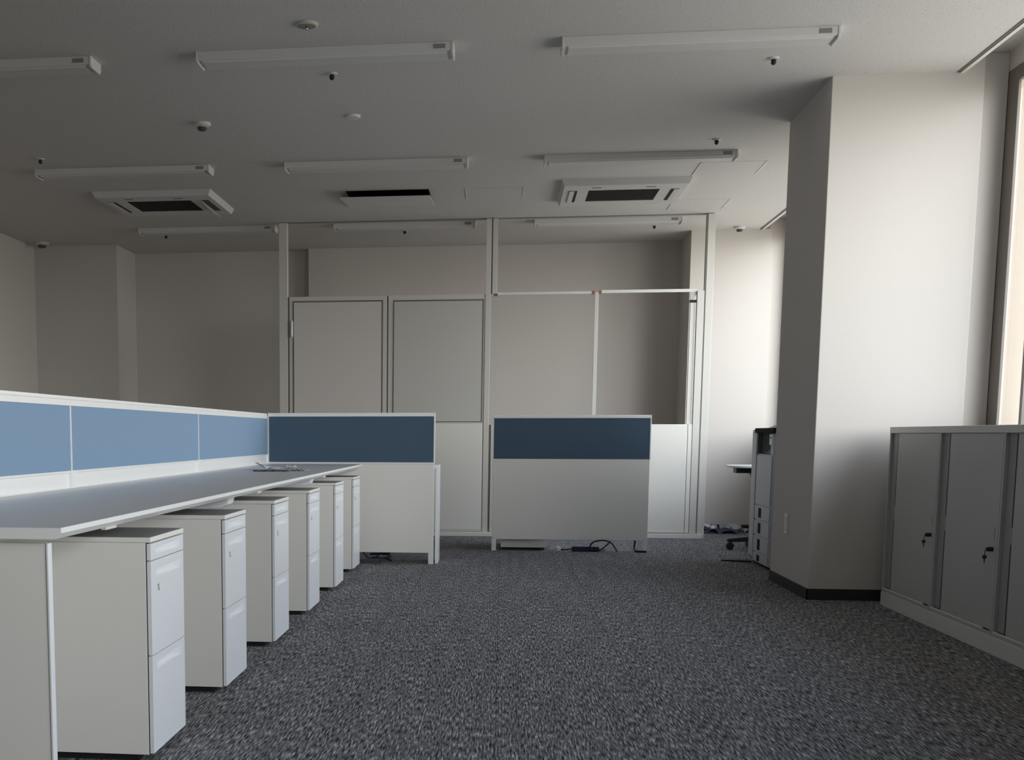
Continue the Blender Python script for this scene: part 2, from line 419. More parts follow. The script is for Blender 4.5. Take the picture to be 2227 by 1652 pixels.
MB().box(-1.015, -0.182, YP - 0.029, YP - 0.0241, 0.060, 1.008).build('lower_panel', 'melamine', fx, bevel=0.002)
# right bay: open above, white panel below
lp = pp('lower_panel', 'melamine', -0.066, 1.612, 0.050, 1.004, -0.028, 0.024, 0.003)
pp('lower_panel_stile', 'melamine', 1.617, 1.652, 0.050, 1.004, -0.026, 0.024, 0.002)
pp('plinth', 'melamine', -1.03, 1.765, 0.0, 0.040, -0.055, 0.045, 0.003)
pp('transom', 'whiteplastic', -0.068, 0.765, 2.138, 2.160, -0.012, 0.012, 0.001)
pp('transom', 'whiteplastic', 0.835, 1.655, 2.142, 2.168, -0.012, 0.012, 0.001)
pp('packing_block', 'cardboard', 0.757, 0.783, 2.135, 2.163, -0.014, 0.014, 0)
pp('packing_block', 'cardboard', 0.818, 0.842, 2.138, 2.166, -0.014, 0.014, 0)
pp('mullion', 'aluminium', 0.785, 0.817, 1.004, 2.150, -0.012, 0.012, 0.001)
pp('packing_block', 'gasket', -0.095, -0.062, 2.128, 2.152, -0.016, 0.0, 0)
# glazing channel left standing at the right of the opening, with its broken corner piece
g = pp('glazing_channel', 'whiteplastic', 1.602, 1.642, 1.004, 2.050, -0.010, 0.015, 0.001)
MB().box(1.592, 1.602, YP - 0.004, YP + 0.03, 1.004, 2.06).build('channel_lip', 'aluminium', g)
MB().prism([(1.598, 2.142), (1.598, 2.082), (1.618, 2.078), (1.650, 2.118), (1.650, 2.142)], 'Y', YP - 0.012, YP + 0.012).build('corner_piece', 'wall', P)
pp('clip', 'dark', 1.594, 1.650, 2.052, 2.074, -0.014, 0.014, 0.002)

# ------------------------------------------------------------------ ceiling fittings
def ceiling_light(loc, label):
    root = empty('ceiling_light', loc, label, 'light fixture', 'unlit ceiling batten lights')
    Lh = 0.627
    # mitred cap at both ends, shallow tray, flat lens
    MB().prism([(0.0, 0), (0.0, -0.038), (0.006, -0.042), (0.150, -0.042), (0.160, -0.030), (0.160, 0)], 'X', -Lh, Lh).build('housing', 'fitting', root, bevel=0.002)
    MB().prism([(0.012, -0.042), (0.020, -0.050), (0.136, -0.050), (0.146, -0.042)], 'X', -Lh + 0.02, Lh - 0.02).build('diffuser', 'fitting', root)
    for s in (-1, 1):
        MB().prism([(-0.003, 0), (-0.003, -0.042), (0.010, -0.054), (0.144, -0.054), (0.163, -0.034), (0.163, 0)], 'X', s * Lh, s * (Lh + 0.012)).build('end_cap', 'fitting', root, bevel=0.002)
    MB().box(Lh - 0.085, Lh - 0.028, -0.002, 0.0005, -0.031, -0.010).build('label_plate', 'label', root)
    return root
rows = ((6.43, 'nearest row'), (9.03, 'middle row'), (11.66, 'farthest row, by the partition'))
cols = ((0.89, 'right'), (-0.905, 'centre'), (-2.72, 'left'))
first = None
for y, rn in rows:
    for x, cn in cols:
        lb = 'unlit white linear ceiling light, %s of the three in the %s' % (cn, rn)
        if first is None: first = ceiling_light((x, y, CH), lb)
        else: dup(first, (x, y, CH), lb)

def cassette(loc, w, dp, label, open_flap=None):
    root = empty('air_conditioner', loc, label, 'air conditioner', 'ceiling cassette air conditioners')
    a, b2 = w / 2, dp / 2
    bm = MB()   # sloping rim: wider at the ceiling than at its lower face, hollow in the middle
    outer = [(-a, -b2), (a, -b2), (a, b2), (-a, b2)]
    lowo = [(-a + 0.02, -b2 + 0.02), (a - 0.02, -b2 + 0.02), (a - 0.02, b2 - 0.02), (-a + 0.02, b2 - 0.02)]
    gi = [(-0.265, -0.235), (0.265, -0.235), (0.265, 0.235), (-0.265, 0.235)]
    v0 = [bm.bm.verts.new((p[0], p[1], 0)) for p in outer]; v1 = [bm.bm.verts.new((p[0], p[1], -0.045)) for p in lowo]
    v2 = [bm.bm.verts.new((p[0], p[1], -0.045)) for p in gi]; v3 = [bm.bm.verts.new((p[0], p[1], 0)) for p in gi]
    for A, B in ((v0, v1), (v1, v2), (v2, v3), (v3, v0)):
        for k in range(4): bm.bm.faces.new((A[k], A[(k + 1) % 4], B[(k + 1) % 4], B[k]))
    bm.build('panel', 'fitting', root)
    g = MB(); g.box(-0.262, 0.262, -0.232, 0.232, -0.040, -0.004)
    gr = g.build('intake_grille', 'grille', root)
    s = MB()
    for k in range(13): y = -0.222 + k * 0.037; s.box(-0.26, 0.26, y - 0.003, y + 0.003, -0.043, -0.040)
    s.build('grille_slats', 'grille', gr)
    # an air outlet with a louvre at either side
    for side in (0, 2):
        ang = side * math.pi / 2
        L2 = 0.235 if side % 2 == 0 else 0.265
        off = (a if side % 2 == 0 else b2) - 0.095
        R = Matrix.Rotation(ang, 4, 'Z')
        q = MB(); q.box(off - 0.030, off + 0.030, -L2, L2, -0.0475, -0.0455)
        for v in q.bm.verts: v.co = R @ v.co
        sl = q.build('air_outlet', 'dark' if side == open_flap else 'gasket', root)
        if side != open_flap:
            q = MB(); q.box(off - 0.031, off - 0.012, -L2 + 0.01, L2 - 0.01, -0.0485, -0.0476)
            for v in q.bm.verts: v.co = R @ v.co
            q.build('slot', 'duct', sl)
        q = MB()
        if side == open_flap: q.prism([(off - 0.030, -0.050), (off + 0.018, -0.100), (off + 0.023, -0.097), (off - 0.026, -0.046)], 'Y', -L2, L2)
        else: q.prism([(off - 0.009, -0.051), (off + 0.028, -0.053), (off + 0.028, -0.048), (off - 0.009, -0.048)], 'Y', -L2, L2)
        for v in q.bm.verts: v.co = R @ v.co
        q.build('louvre', 'fitting', root)
    for x in (-0.20, 0.20):
        box('catch', 'gasket', x - 0.045, x + 0.025, -b2 + 0.110, -b2 + 0.125, -0.0475, -0.0452, root)
    return root
cassette((0.885, 10.35, CH), 0.95, 0.90, 'square white ceiling air conditioner with black grille, right of the open hatch')
cassette((-2.75, 10.35, CH), 0.95, 0.90, 'dim white ceiling air conditioner with its right louvre lowered, left of the open hatch', open_flap=0)

# ceiling hatch, near edge of its lid dropped
hh = empty('ceiling_hatch', ((HX0 + HX1) / 2, HY0, CH), 'open square ceiling hatch with drooping white lid and black gap, between the two air conditioners', 'hatch')
def loc_(x, y, z): return (x - (HX0 + HX1) / 2, y - HY0, z - CH)
du = MB()
for bx in ((HX0 - 0.02, HX0, HY0 - 0.02, HY1 + 0.02), (HX1, HX1 + 0.02, HY0 - 0.02, HY1 + 0.02), (HX0, HX1, HY0 - 0.02, HY0), (HX0, HX1, HY1, HY1 + 0.02)):
    du.box(bx[0], bx[1], bx[2], bx[3], CH + 0.1, CH + 0.4)
du.box(HX0 - 0.02, HX1 + 0.02, HY0 - 0.02, HY1 + 0.02, CH + 0.4, CH + 0.42)
du.box(HX0, HX0 + 0.004, HY0, HY1, CH + 0.002, CH + 0.1); du.box(HX1 - 0.004, HX1, HY0, HY1, CH + 0.002, CH + 0.1)
du.box(HX0, HX1, HY0, HY0 + 0.004, CH + 0.002, CH + 0.1); du.box(HX0, HX1, HY1 - 0.004, HY1, CH + 0.002, CH + 0.1)
for v in du.bm.verts: v.co = Vector(loc_(*v.co))
du.build('duct', 'duct', hh)
ld = MB()
a0 = [(HX0 - 0.045, HY0 + 0.0, CH - 0.052), (HX1 + 0.01, HY0, CH - 0.052), (HX1 + 0.01, HY1 + 0.03, CH - 0.006), (HX0 - 0.045, HY1 + 0.03, CH - 0.006)]
lo_ = [ld.bm.verts.new(loc_(*p)) for p in a0]; up_ = [ld.bm.verts.new(loc_(p[0], p[1], p[2] + 0.006)) for p in a0]
ld.bm.faces.new(lo_); ld.bm.faces.new(up_[::-1])
for k in range(4): ld.bm.faces.new((lo_[k], up_[k], up_[(k + 1) % 4], lo_[(k + 1) % 4]))
ld.build('lid', 'fitting', hh)

def access_panel(x, y, label):
    n_ = empty('access_panel', (x, y, CH), label, 'access panel', 'flush access panels in the ceiling')
    for s in (0, 0.445): box('side_trim', 'aluminium', s - 0.004, s + 0.004, 0, 0.45, -0.004, 0, n_)
    q = MB(); q.box(0.004, 0.441, 0.0, 0.45, -0.0015, 0)
    q.build('cover', 'ceiling', n_)
access_panel(1.348, 9.42, 'flush square access panel in the ceiling, behind the right middle light')
access_panel(-0.315, 10.15, 'flush square access panel in the ceiling, between hatch and right air conditioner')
access_panel(1.348, 10.86, 'flush square access panel in the ceiling, behind the right air conditioner')

def detector(name, x, y, r, h, label, cat, core='darkgrey', grp=None):
    o = MB().lathe([(r, 0), (r, -h * 0.3), (r * 0.9, -h * 0.42), (r * 0.62, -h * 0.5), (r * 0.6, -h * 0.55)], (0, 0, 0), 28).build(name, 'fitting', origin=None)
    o.location = (x, y, CH); tag(o, label, cat, grp)
    MB().lathe([(r * 0.55, -h * 0.5), (r * 0.55, -h * 0.85), (r * 0.40, -h), (r * 0.2, -h)], (0, 0, 0), 24).build('sensor_head', core, o)
    return o
detector('smoke_detector', -1.851, 7.86, 0.052, 0.045, 'round white smoke detector with dark underside, left of the small round ceiling cap', 'detector')
detector('smoke_detector', -4.56, 12.40, 0.075, 0.05, 'round smoke detector in the dim back left corner of the ceiling', 'detector')
detector('smoke_detector', 2.12, 12.30, 0.050, 0.045, 'small round smoke detector by the wall in the back right corner', 'detector')
o = MB().lathe([(0.053, 0), (0.053, -0.008), (0.046, -0.012), (0.020, -0.012)], (0, 0, 0), 32).build('emergency_downlight', 'paperbeige')
o.location = (-0.931, 6.08, CH); tag(o, 'flat round beige emergency light in the ceiling, nearest the viewer', 'emergency light')
MB().lathe([(0.044, -0.0115), (0.040, -0.0135), (0.01, -0.0135)], (0, 0, 0), 28).build('reflector', 'label', o)
MB().lathe([(0.007, -0.013), (0.007, -0.024), (0.003, -0.027)], (0, 0, 0), 12).build('bulb', 'chrome', o, smooth=True)
o = MB().lathe([(0.045, 0), (0.045, -0.008), (0.040, -0.014), (0.020, -0.015)], (0, 0, 0), 32).build('ceiling_disc', 'panel')
o.location = (-0.916, 7.80, CH); tag(o, 'flat round blank cap on the ceiling, right of the smoke detector', 'cap')

spr = None
for x, y, lb in ((-0.922, 6.90, 'tiny sprinkler head behind the nearest centre light'), (-3.194, 8.70, 'tiny sprinkler head at the far left before the middle row of lights'),
                 (1.326, 6.92, 'tiny sprinkler head under the right end of the nearest right light'), (1.336, 8.71, 'tiny sprinkler head in front of the right middle light'),
                 (-3.212, 12.09, 'tiny sprinkler head behind the farthest left light'), (-0.933, 12.11, 'tiny sprinkler head behind the farthest centre light'),
                 (1.336, 12.10, 'tiny sprinkler head behind the farthest right light')):
    if spr is None:
        spr = MB().lathe([(0.028, 0), (0.026, -0.006), (0.014, -0.008)], (0, 0, 0), 20).build('sprinkler', 'fitting')
        MB().lathe([(0.010, -0.006), (0.013, -0.012), (0.013, -0.026), (0.006, -0.034)], (0, 0, 0), 14).build('nozzle', 'dark', spr)
        spr.location = (x, y, CH); tag(spr, lb, 'sprinkler', 'ceiling sprinklers')
    else: dup(spr, (x, y, CH), lb)

# ------------------------------------------------------------------ bench desk
DZ = 0.706
D = empty('bench_desk', (-1.3, 5.8, 0), 'long grey topped office desk with white edges, running down the left side', 'desk')
D.location = (0, 0, 0)
X0, X1, DY0, DY1 = -1.655, -0.980, 2.735, 8.945
MB().prism([(X0, DZ - 0.026), (X1 - 0.016, DZ - 0.026), (X1, DZ - 0.012), (X1, DZ - 0.0008), (X0, DZ - 0.0008)], 'Y', DY0, DY1).build('edge_band', 'rail', D)
box('worktop', 'desktop', X0, X1 - 0.0015, DY0 + 0.0015, DY1, DZ - 0.001, DZ, D)
box('end_panel', 'melamine', X0, -1.027, 2.765, 2.785, 0, 0.668, D, 0.001)
box('end_panel_edge', 'enamel', -1.027, -1.022, 2.762, 2.788, 0, 0.668, D, 0.001)
for y in (4.77, 6.87):
    MB().prism([(X0, 0.680), (X0, 0.60), (-1.35, 0.612), (-1.06, 0.637), (-1.030, 0.650), (-1.020, 0.680)], 'Y', y - 0.045, y + 0.045).build('support_bracket', 'enamel', D, bevel=0.006)
    box('leg', 'enamel', -1.60, -1.54, y - 0.03, y + 0.03, 0, 0.60, D, 0.003)
box('beam', 'enamel', -1.30, -1.26, 2.785, DY1, 0.645, 0.680, D, 0.002)
for y in (3.16, 5.19, 7.15): box('clip', 'aluminium', -1.010, -0.997, y - 0.045, y + 0.045, 0.673, 0.6805, D)

# desk-top screens along the back of the desk (front face X = -1.66)
def desk_screen(y0, y1, label):
    r = empty('desk_screen', (-1.66, y0, 0), label, 'desk screen', 'blue desk screens behind the long desk')
    n = y1 - y0
    box('core_panel', 'melamine', -0.036, -0.006, 0.004, n - 0.004, 0.10, 1.026, r)
    box('fabric_panel', 'fabric', -0.0060, 0.0, 0.008, n - 0.008, 0.775, 1.024, r, 0.0015)
    MB().prism([(-0.040, 1.024), (0.003, 1.024), (0.003, 1.046), (-0.002, 1.050), (-0.002, 1.061), (-0.036, 1.061), (-0.036, 1.050), (-0.040, 1.046)], 'Y', 0.001, n - 0.001).build('top_rail', 'rail', r, bevel=0.001)
    MB().prism([(-0.006, DZ + 0.0005), (0.006, DZ + 0.0005), (0.006, DZ + 0.004), (-0.001, DZ + 0.006), (-0.001, DZ + 0.058), (0.005, DZ + 0.062), (0.005, DZ + 0.069), (-0.006, DZ + 0.069)], 'Y', 0.028, n - 0.028).build('base_rail', 'rail', r, bevel=0.0008)
    for a in (0.0, n - 0.028):
        box('post', 'rail', -0.006, 0.009, a + 0.001, a + 0.027, DZ + 0.0005, DZ + 0.070, r, 0.001)
    for a in (0.0, n - 0.008): box('edge_strip', 'enamel', -0.006, 0.002, a + 0.001, a + 0.007, 0.775, 1.026, r)
    for a in (0.05, n - 0.09): box('foot', 'enamel', -0.036, -0.006, a, a + 0.04, 0, 0.10, r)
    return r
desk_screen(6.87, 8.955, 'short looking blue fabric desk screen nearest the room corner of the long desk')
desk_screen(4.77, 6.87, 'middle blue fabric desk screen on the long desk')
desk_screen(2.67, 4.77, 'blue fabric desk screen at the left edge, nearest the viewer')

# free standing screens: blue band on top, white below
def floor_screen(x0, x1, y, label, lowgap, fz):
    r = empty('office_screen', (x0, y, 0), label, 'office screen', 'blue topped white office screens')
    n = x1 - x0; t_ = 0.034
    box('lower_panel', 'melamine', 0.002, n - 0.004, 0.0, t_, lowgap, fz - 0.004, r, 0.002)
    box('upper_core', 'melamine', 0.002, n - 0.002, 0.004, t_, fz - 0.004, 1.040, r)
    box('fabric_panel', 'navyfabric', 0.006, n - 0.010, -0.001, 0.0038, fz, 1.040, r, 0.0012)
    MB().prism([(-0.004, 1.040), (t_ + 0.002, 1.040), (t_ + 0.002, 1.055), (t_ - 0.003, 1.065), (0.0, 1.065), (-0.002, 1.056), (-0.004, 1.054)], 'X', 0.0, n - 0.001).build('top_rail', 'rail', r, bevel=0.001)
    box('end_strip', 'enamel', n - 0.009, n, -0.003, t_ + 0.001, fz - 0.004, 1.066, r, 0.001)
    box('end_strip', 'enamel', 0.0, 0.0055, -0.003, t_ + 0.001, fz - 0.004, 1.066, r, 0.001)
    for a in (0.0, n - 0.040): box('foot', 'enamel', a, a + 0.036, 0.0, t_, 0.0, lowgap, r, 0.002)
    return r
sE = floor_screen(-1.655, -0.467, 8.960, 'white office screen with dark blue top closing the far end of the long desk', 0.080, 0.720)
box('ledge_strip', 'enamel', 0.0, 1.17, -0.006, 0.0, 0.7065, 0.7150, sE)
sB = floor_screen(-0.070, 1.141, 10.095, 'white office screen with dark blue top standing alone before the partition', 0.092, 0.726)
# white storage unit behind the end screen
s = empty('side_table', (-0.715, 9.0, 0), 'narrow white side table just behind the end screen, only its bright side panel showing', 'table')
box('tabletop', 'enamel', -0.80, 0.275, 0.0, 0.27, 0.675, 0.700, s, 0.002)
box('side_panel', 'enamel', 0.253, 0.274, 0.002, 0.268, 0.0, 0.6745, s, 0.002)
box('side_panel', 'enamel', -0.79, -0.77, 0.002, 0.268, 0.0, 0.6745, s, 0.002)

# ------------------------------------------------------------------ drawer pedestals
def drawer_front(y0, y1, z0, z1, ry0, ry1, rz0, rz1, x=0.0, th=0.011, dp=0.0106):
    """front board facing +X with a scooped recessed pull"""
    q = MB(); B = q.bm
    def v(a, b, c): return B.verts.new((a, b, c))
    o_ = [v(x, y0, z0), v(x, y1, z0), v(x, y1, z1), v(x, y0, z1)]
    i_ = [v(x, ry0, rz0), v(x, ry1, rz0), v(x, ry1, rz1), v(x, ry0, rz1)]
    k_ = [v(x - dp, ry0 + 0.001, rz0 + 0.006), v(x - dp, ry1 - 0.095, rz0 + 0.006), v(x - dp, ry1 - 0.095, rz1 - 0.0005), v(x - dp, ry0 + 0.001, rz1 - 0.0005)]
    b_ = [v(x - th, y0, z0), v(x - th, y1, z0), v(x - th, y1, z1), v(x - th, y0, z1)]
    for A, C in ((o_, i_), (i_, k_), (b_, o_)):
        for k in range(4): B.faces.new((A[k], A[(k + 1) % 4], C[(k + 1) % 4], C[k]))
    B.faces.new(k_); B.faces.new(b_[::-1])
    return q
PW, PD = 0.362, 0.58
def pedestal(label):
    r = empty('drawer_pedestal', (0, 0, 0), label, 'drawer unit', 'white drawer pedestals under the long desk')
    # origin: near bottom front corner of the drawer faces; drawers look towards +X
    box('body', 'melamine', -PD, -0.0145, 0.0, PW, 0.022, 0.619, r, 0.001)
    box('inner_frame', 'dark', -0.0143, -0.0112, 0.003, PW - 0.003, 0.024, 0.617, r)
    box('top', 'melamine', -PD - 0.002, 0.001, -0.002, PW + 0.002, 0.6195, 0.6335, r, 0.0015)
    box('top_sheet', 'topmat', -PD, -0.002, 0.001, PW - 0.001, 0.6336, 0.6342, r)
    box('plinth', 'dark', -PD + 0.03, -0.05, 0.02, PW - 0.02, 0.0, 0.022, r)
    for z0, z1, rz0, rz1 in ((0.570, 0.6155, 0.582, 0.606), (0.305, 0.567, 0.520, 0.545), (0.026, 0.302, 0.258, 0.283)):
        d = drawer_front(0.001, PW - 0.001, z0, z1, 0.055, PW - 0.042, rz0, rz1).build('drawer', 'enamel', r, bevel=0.0)
        if z0 == 0.305:
            MB().lathe([(0.0045, -0.0005), (0.0045, 0.0012), (0.003, 0.0018)], (0, 0.072, 0.497), 14, 'X').build('lock', 'chrome', d)
            MB().box(0.0, 0.004, 0.0715, 0.0730, 0.480, 0.492).build('key', 'chrome', d)
    for x in (-PD + 0.05, -0.07):
        for y in (0.04, PW - 0.04):
            MB().lathe([(0.010, -0.012), (0.0105, 0), (0.010, 0.012)], (x, y, 0.0107), 12, 'Y').build('caster', 'dark', r)
    return r
pl = [(-0.953, 3.368, 'nearest of the six drawer pedestals under the long desk'),
      (-0.957, 4.336, 'second nearest white drawer pedestal, first one beyond the near pedestal'),
      (-0.960, 5.332, 'third nearest white drawer pedestal under the long desk'),
      (-0.958, 6.312, 'fourth white drawer pedestal from the viewer under the long desk'),
      (-0.955, 7.322, 'second farthest white drawer pedestal under the long desk'),
      (-0.968, 8.345, 'farthest white drawer pedestal, against the end screen')]
p0 = None
for x, y, lb in pl:
    if p0 is None: p0 = pedestal(lb); p0.location = (x, y, 0)
    else: dup(p0, (x, y, 0), lb)
o = dup(p0, (0.372, 10.17, 0), 'drawer pedestal hidden behind the lone screen, its bottom showing under the left half', rotz=math.pi / 2)
o['group'] = 'white drawer pedestal behind the lone screen'
o.location = (0.365, 10.75, 0)

# crumpled papers on the desk
def crumple(name, m, cx, cy, w, l, z, amp, seed, parent=None, rot=0.0, lift=0.0, nx=14, ny=14):
    rnd = random.Random(seed); q = MB(); g = {}
    ph = [(rnd.uniform(3, 9), rnd.uniform(3, 9), rnd.uniform(0, 6)) for _ in range(4)]
    for i in range(nx + 1):
        for j in range(ny + 1):
            u, v = i / nx - 0.5, j / ny - 0.5
            hgt = sum(math.sin(a * u * 3 + b * v * 3 + c) for a, b, c in ph) / 4
            hgt = max(0, hgt * 0.6 + 0.35 + rnd.uniform(-0.05, 0.05)) * amp + lift * max(0, -u + 0.1) ** 2 * 4
            x, y = u * w * (1 + rnd.uniform(-.05, .05)), v * l * (1 + rnd.uniform(-.05, .05))
            X = x * math.cos(rot) - y * math.sin(rot); Y = x * math.sin(rot) + y * math.cos(rot)
            g[i, j] = q.bm.verts.new((cx + X, cy + Y, z + 0.001 + hgt))
    for i in range(nx):
        for j in range(ny): q.bm.faces.new((g[i, j], g[i + 1, j], g[i + 1, j + 1], g[i, j + 1]))
    o = q.build(name, m, parent, smooth=True)
    sd = o.modifiers.new('thickness', 'SOLIDIFY'); sd.thickness = 0.001; sd.offset = 1
    return o
tag(crumple('cardboard_sheet', 'darkcard', -1.31, 7.18, 0.20, 0.20, DZ, 0.006, 5, rot=0.2), 'flat dark cardboard scrap lying under the papers on the long desk', 'cardboard')
tag(crumple('crumpled_paper', 'paper', -1.365, 7.40, 0.14, 0.22, DZ + 0.007, 0.014, 11, rot=0.3, lift=0.020), 'crumpled white paper on the desk, left piece with raised corner', 'paper', 'papers left on the desk')
tag(crumple('crumpled_paper', 'paper', -1.235, 7.42, 0.055, 0.10, DZ + 0.006, 0.030, 3), 'small peaked white paper scrap on the desk, middle of the litter', 'paper', 'papers left on the desk')
tag(crumple('crumpled_paper', 'paperbeige', -1.168, 7.30, 0.10, 0.20, DZ, 0.010, 9), 'flat beige paper scrap at the right of the desk litter', 'paper', 'papers left on the desk')

# ------------------------------------------------------------------ sliding door cabinets under the windows
def cabinet(y1, label, n=0.780):
    """y1 far end; runs towards the viewer; front plane X = 2.05"""
    r = empty('sliding_door_cabinet', (2.05, y1, 0), label, 'cabinet', 'grey sliding door cabinets under the window')
    b = MB()   # carcass with open front
    b.box(0.0, 0.45, -0.018, -0.0008, 0.075, 0.922); b.box(0.0, 0.45, -n + 0.0008, -n + 0.018, 0.075, 0.922)
    b.box(0.43, 0.45, -n + 0.018, -0.018, 0.075, 0.922); b.box(0.0, 0.43, -n + 0.018, -0.018, 0.075, 0.092)
    b.build('body', 'steel', r, bevel=0.001)
    box('top', 'steellight', -0.002, 0.45, -n + 0.0005, -0.0005, 0.922, 0.955, r, 0.002)
    box('plinth', 'steellight', -0.003, 0.45, -n + 0.0005, -0.0005, 0.0, 0.075, r, 0.002)
    rd = box('rear_door', 'steeldark', 0.014, 0.026, -n + 0.30, -0.018, 0.099, 0.921, r)
    box('door_gap', 'dark', 0.0125, 0.0139, -0.1085, -0.1030, 0.10, 0.918, rd)
    fd = box('front_door', 'steel', 0.004, 0.0120, -n + 0.019, -0.140, 0.099, 0.921, r, 0.001)
    box('pull_tab', 'steeldark', 0.0110, 0.0138, -0.1395, -0.098, 0.47, 0.54, fd)
    box('bottom_track', 'melamine', -0.001, 0.004, -n + 0.10, -0.018, 0.0925, 0.098, r)
    box('flush_pull', 'steeldark', 0.0028, 0.0041, -n + 0.040, -n + 0.046, 0.485, 0.530, fd)
    MB().lathe([(0.0095, 0.0045), (0.0095, -0.018), (0.007, -0.021)], (0, -n + 0.055, 0.437), 18, 'X').build('lock', 'dark', fd)
    k = MB()
    k.tube([(-0.022, -n + 0.055, 0.438), (-0.026, -n + 0.055, 0.426), (-0.026, -n + 0.056, 0.414)], 0.0018, 6, 3)
    k.lathe([(0.003, -0.002), (0.009, -0.0018), (0.009, 0.0018), (0.003, 0.002)], (-0.026, -n + 0.057, 0.404), 14, 'Y')
    k.prism([(-0.029, 0.398), (-0.023, 0.398), (-0.0245, 0.376), (-0.027, 0.376)], 'Y', -n + 0.055, -n + 0.058)
    k.build('key', 'brass', fd)
    return r
c0 = cabinet(7.135, 'grey sliding door cabinet beside the pillar, farthest of the row')
dup(c0, (2.05, 6.353, 0), 'grey sliding door cabinet in the middle of the row, key hanging from its lock')
dup(c0, (2.05, 5.571, 0), 'grey sliding door cabinet cut off by the right edge of the photo')

dup(c0, (2.05, 4.789, 0), 'grey sliding door cabinet just outside the photo, fourth from the pillar')
dup(c0, (2.05, 4.007, 0), 'grey sliding door cabinet outside the photo, nearest the second pillar')

# ------------------------------------------------------------------ copier behind the pillar
R = empty('copier', (1.81, 8.88, 0), 'tall grey office copier with four paper drawers, half hidden behind the pillar', 'copier')
b = MB(); b.box(0.0, 0.60, 0.0, 0.52, 0.016, 0.780); b.box(0.36, 0.60, 0.0, 0.54, 0.780, 0.925); b.box(0.0, 0.36, -0.0, 0.095, 0.780, 0.922)
b.build('body', 'printer', R, bevel=0.004)
MB().prism([(-0.008, 0.05), (0.02, 0.016), (0.60, 0.016), (0.60, 0.950), (-0.008, 0.950)], 'Y', 0.540, 0.700).build('side_housing', 'printer', R, bevel=0.008)
box('seam', 'gasket', -0.003, 0.02, 0.521, 0.539, 0.03, 0.93, R)
box('scanner_bed', 'duct', -0.012, 0.60, -0.03, 0.60, 0.926, 0.960, R, 0.003)
MB().prism([(0.06, 0.961), (0.60, 0.961), (0.60, 1.00), (0.12, 0.988)], 'Y', -0.02, 0.50).build('document_cover', 'darkgrey', R, bevel=0.004)
box('front_door', 'printer', -0.006, 0.0, 0.02, 0.515, 0.425, 0.772, R, 0.003)
box('output_tray', 'darkgrey', 0.03, 0.36, 0.10, 0.52, 0.781, 0.795, R, 0.003)
MB().prism([(0.05, 0.796), (0.20, 0.796), (0.30, 0.88), (0.05, 0.802)], 'Y', 0.13, 0.42).build('inner_tray', 'printer', R)
box('control_panel', 'whiteplastic', -0.012, -0.001, 0.005, 0.090, 0.845, 0.915, R, 0.003)
box('panel_button', 'gasket', -0.014, -0.0122, 0.035, 0.060, 0.885, 0.902, R)
for z0, z1 in ((0.322, 0.416), (0.212, 0.312), (0.092, 0.200), (0.020, 0.082)):
    if z1 - z0 < 0.03: continue
    dr = box('paper_drawer', 'printer', -0.007, 0.0, 0.02, 0.515, z0, z1, R, 0.002)
    zc = (z0 + z1) / 2
    box('handle_recess', 'duct', -0.0085, -0.0071, 0.285, 0.375, zc - (z1 - z0) * 0.36, zc + (z1 - z0) * 0.36, dr, 0.0005)
for x in (0.06, 0.54):
    for y in (0.05, 0.63): MB().lathe([(0.015, -0.012), (0.015, 0.012)], (x, y, 0.0152), 14, 'Y').build('caster', 'dark', R)

# small white topped pedestal table on casters, mostly behind the copier
T = empty('rolling_table', (2.12, 10.45, 0), 'small white topped rolling table on a black star base, poking out past the copier', 'table')
tp = MB(); pts = []
for k in range(56):
    a = 2 * math.pi * k / 56; ca, sa = math.cos(a), math.sin(a)
    pts.append((0.335 * math.copysign(abs(ca) ** 0.5, ca), 0.23 * math.copysign(abs(sa) ** 0.5, sa)))
tp.prism(pts, 'Z', 0.655, 0.673); tp.build('tabletop', 'whiteplastic', T, bevel=0.004)
MB().prism([(-0.28, 0.655), (-0.28, 0.612), (-0.16, 0.612), (-0.14, 0.580), (0.16, 0.580), (0.2, 0.655)], 'Y', -0.07, 0.07).build('bracket', 'dark', T, bevel=0.004)
MB().lathe([(0.028, 0.09), (0.028, 0.4), (0.020, 0.41), (0.020, 0.58)], (0, 0, 0), 18).build('column', 'dark', T, smooth=False)
for k in range(5):
    a = math.pi + 2 * math.pi * k / 5
    lg = MB(); lg.prism([(0.0, 0.125), (0.0, 0.075), (0.30, 0.060), (0.325, 0.070), (0.315, 0.088)], 'Y', -0.024, 0.024)
    for v in lg.bm.verts: v.co = Matrix.Rotation(a, 4, 'Z') @ v.co
    g = lg.build('leg', 'dark', T, bevel=0.004)
    cs = MB(); cs.lathe([(0.024, -0.026), (0.030, -0.020), (0.030, 0.020), (0.024, 0.026)], (0.295, 0, 0.030), 18, 'Y'); cs.box(0.285, 0.305, -0.01, 0.01, 0.03, 0.066)
    for v in cs.bm.verts: v.co = Matrix.Rotation(a, 4, 'Z') @ v.co
    cs.build('caster', 'dark', g)

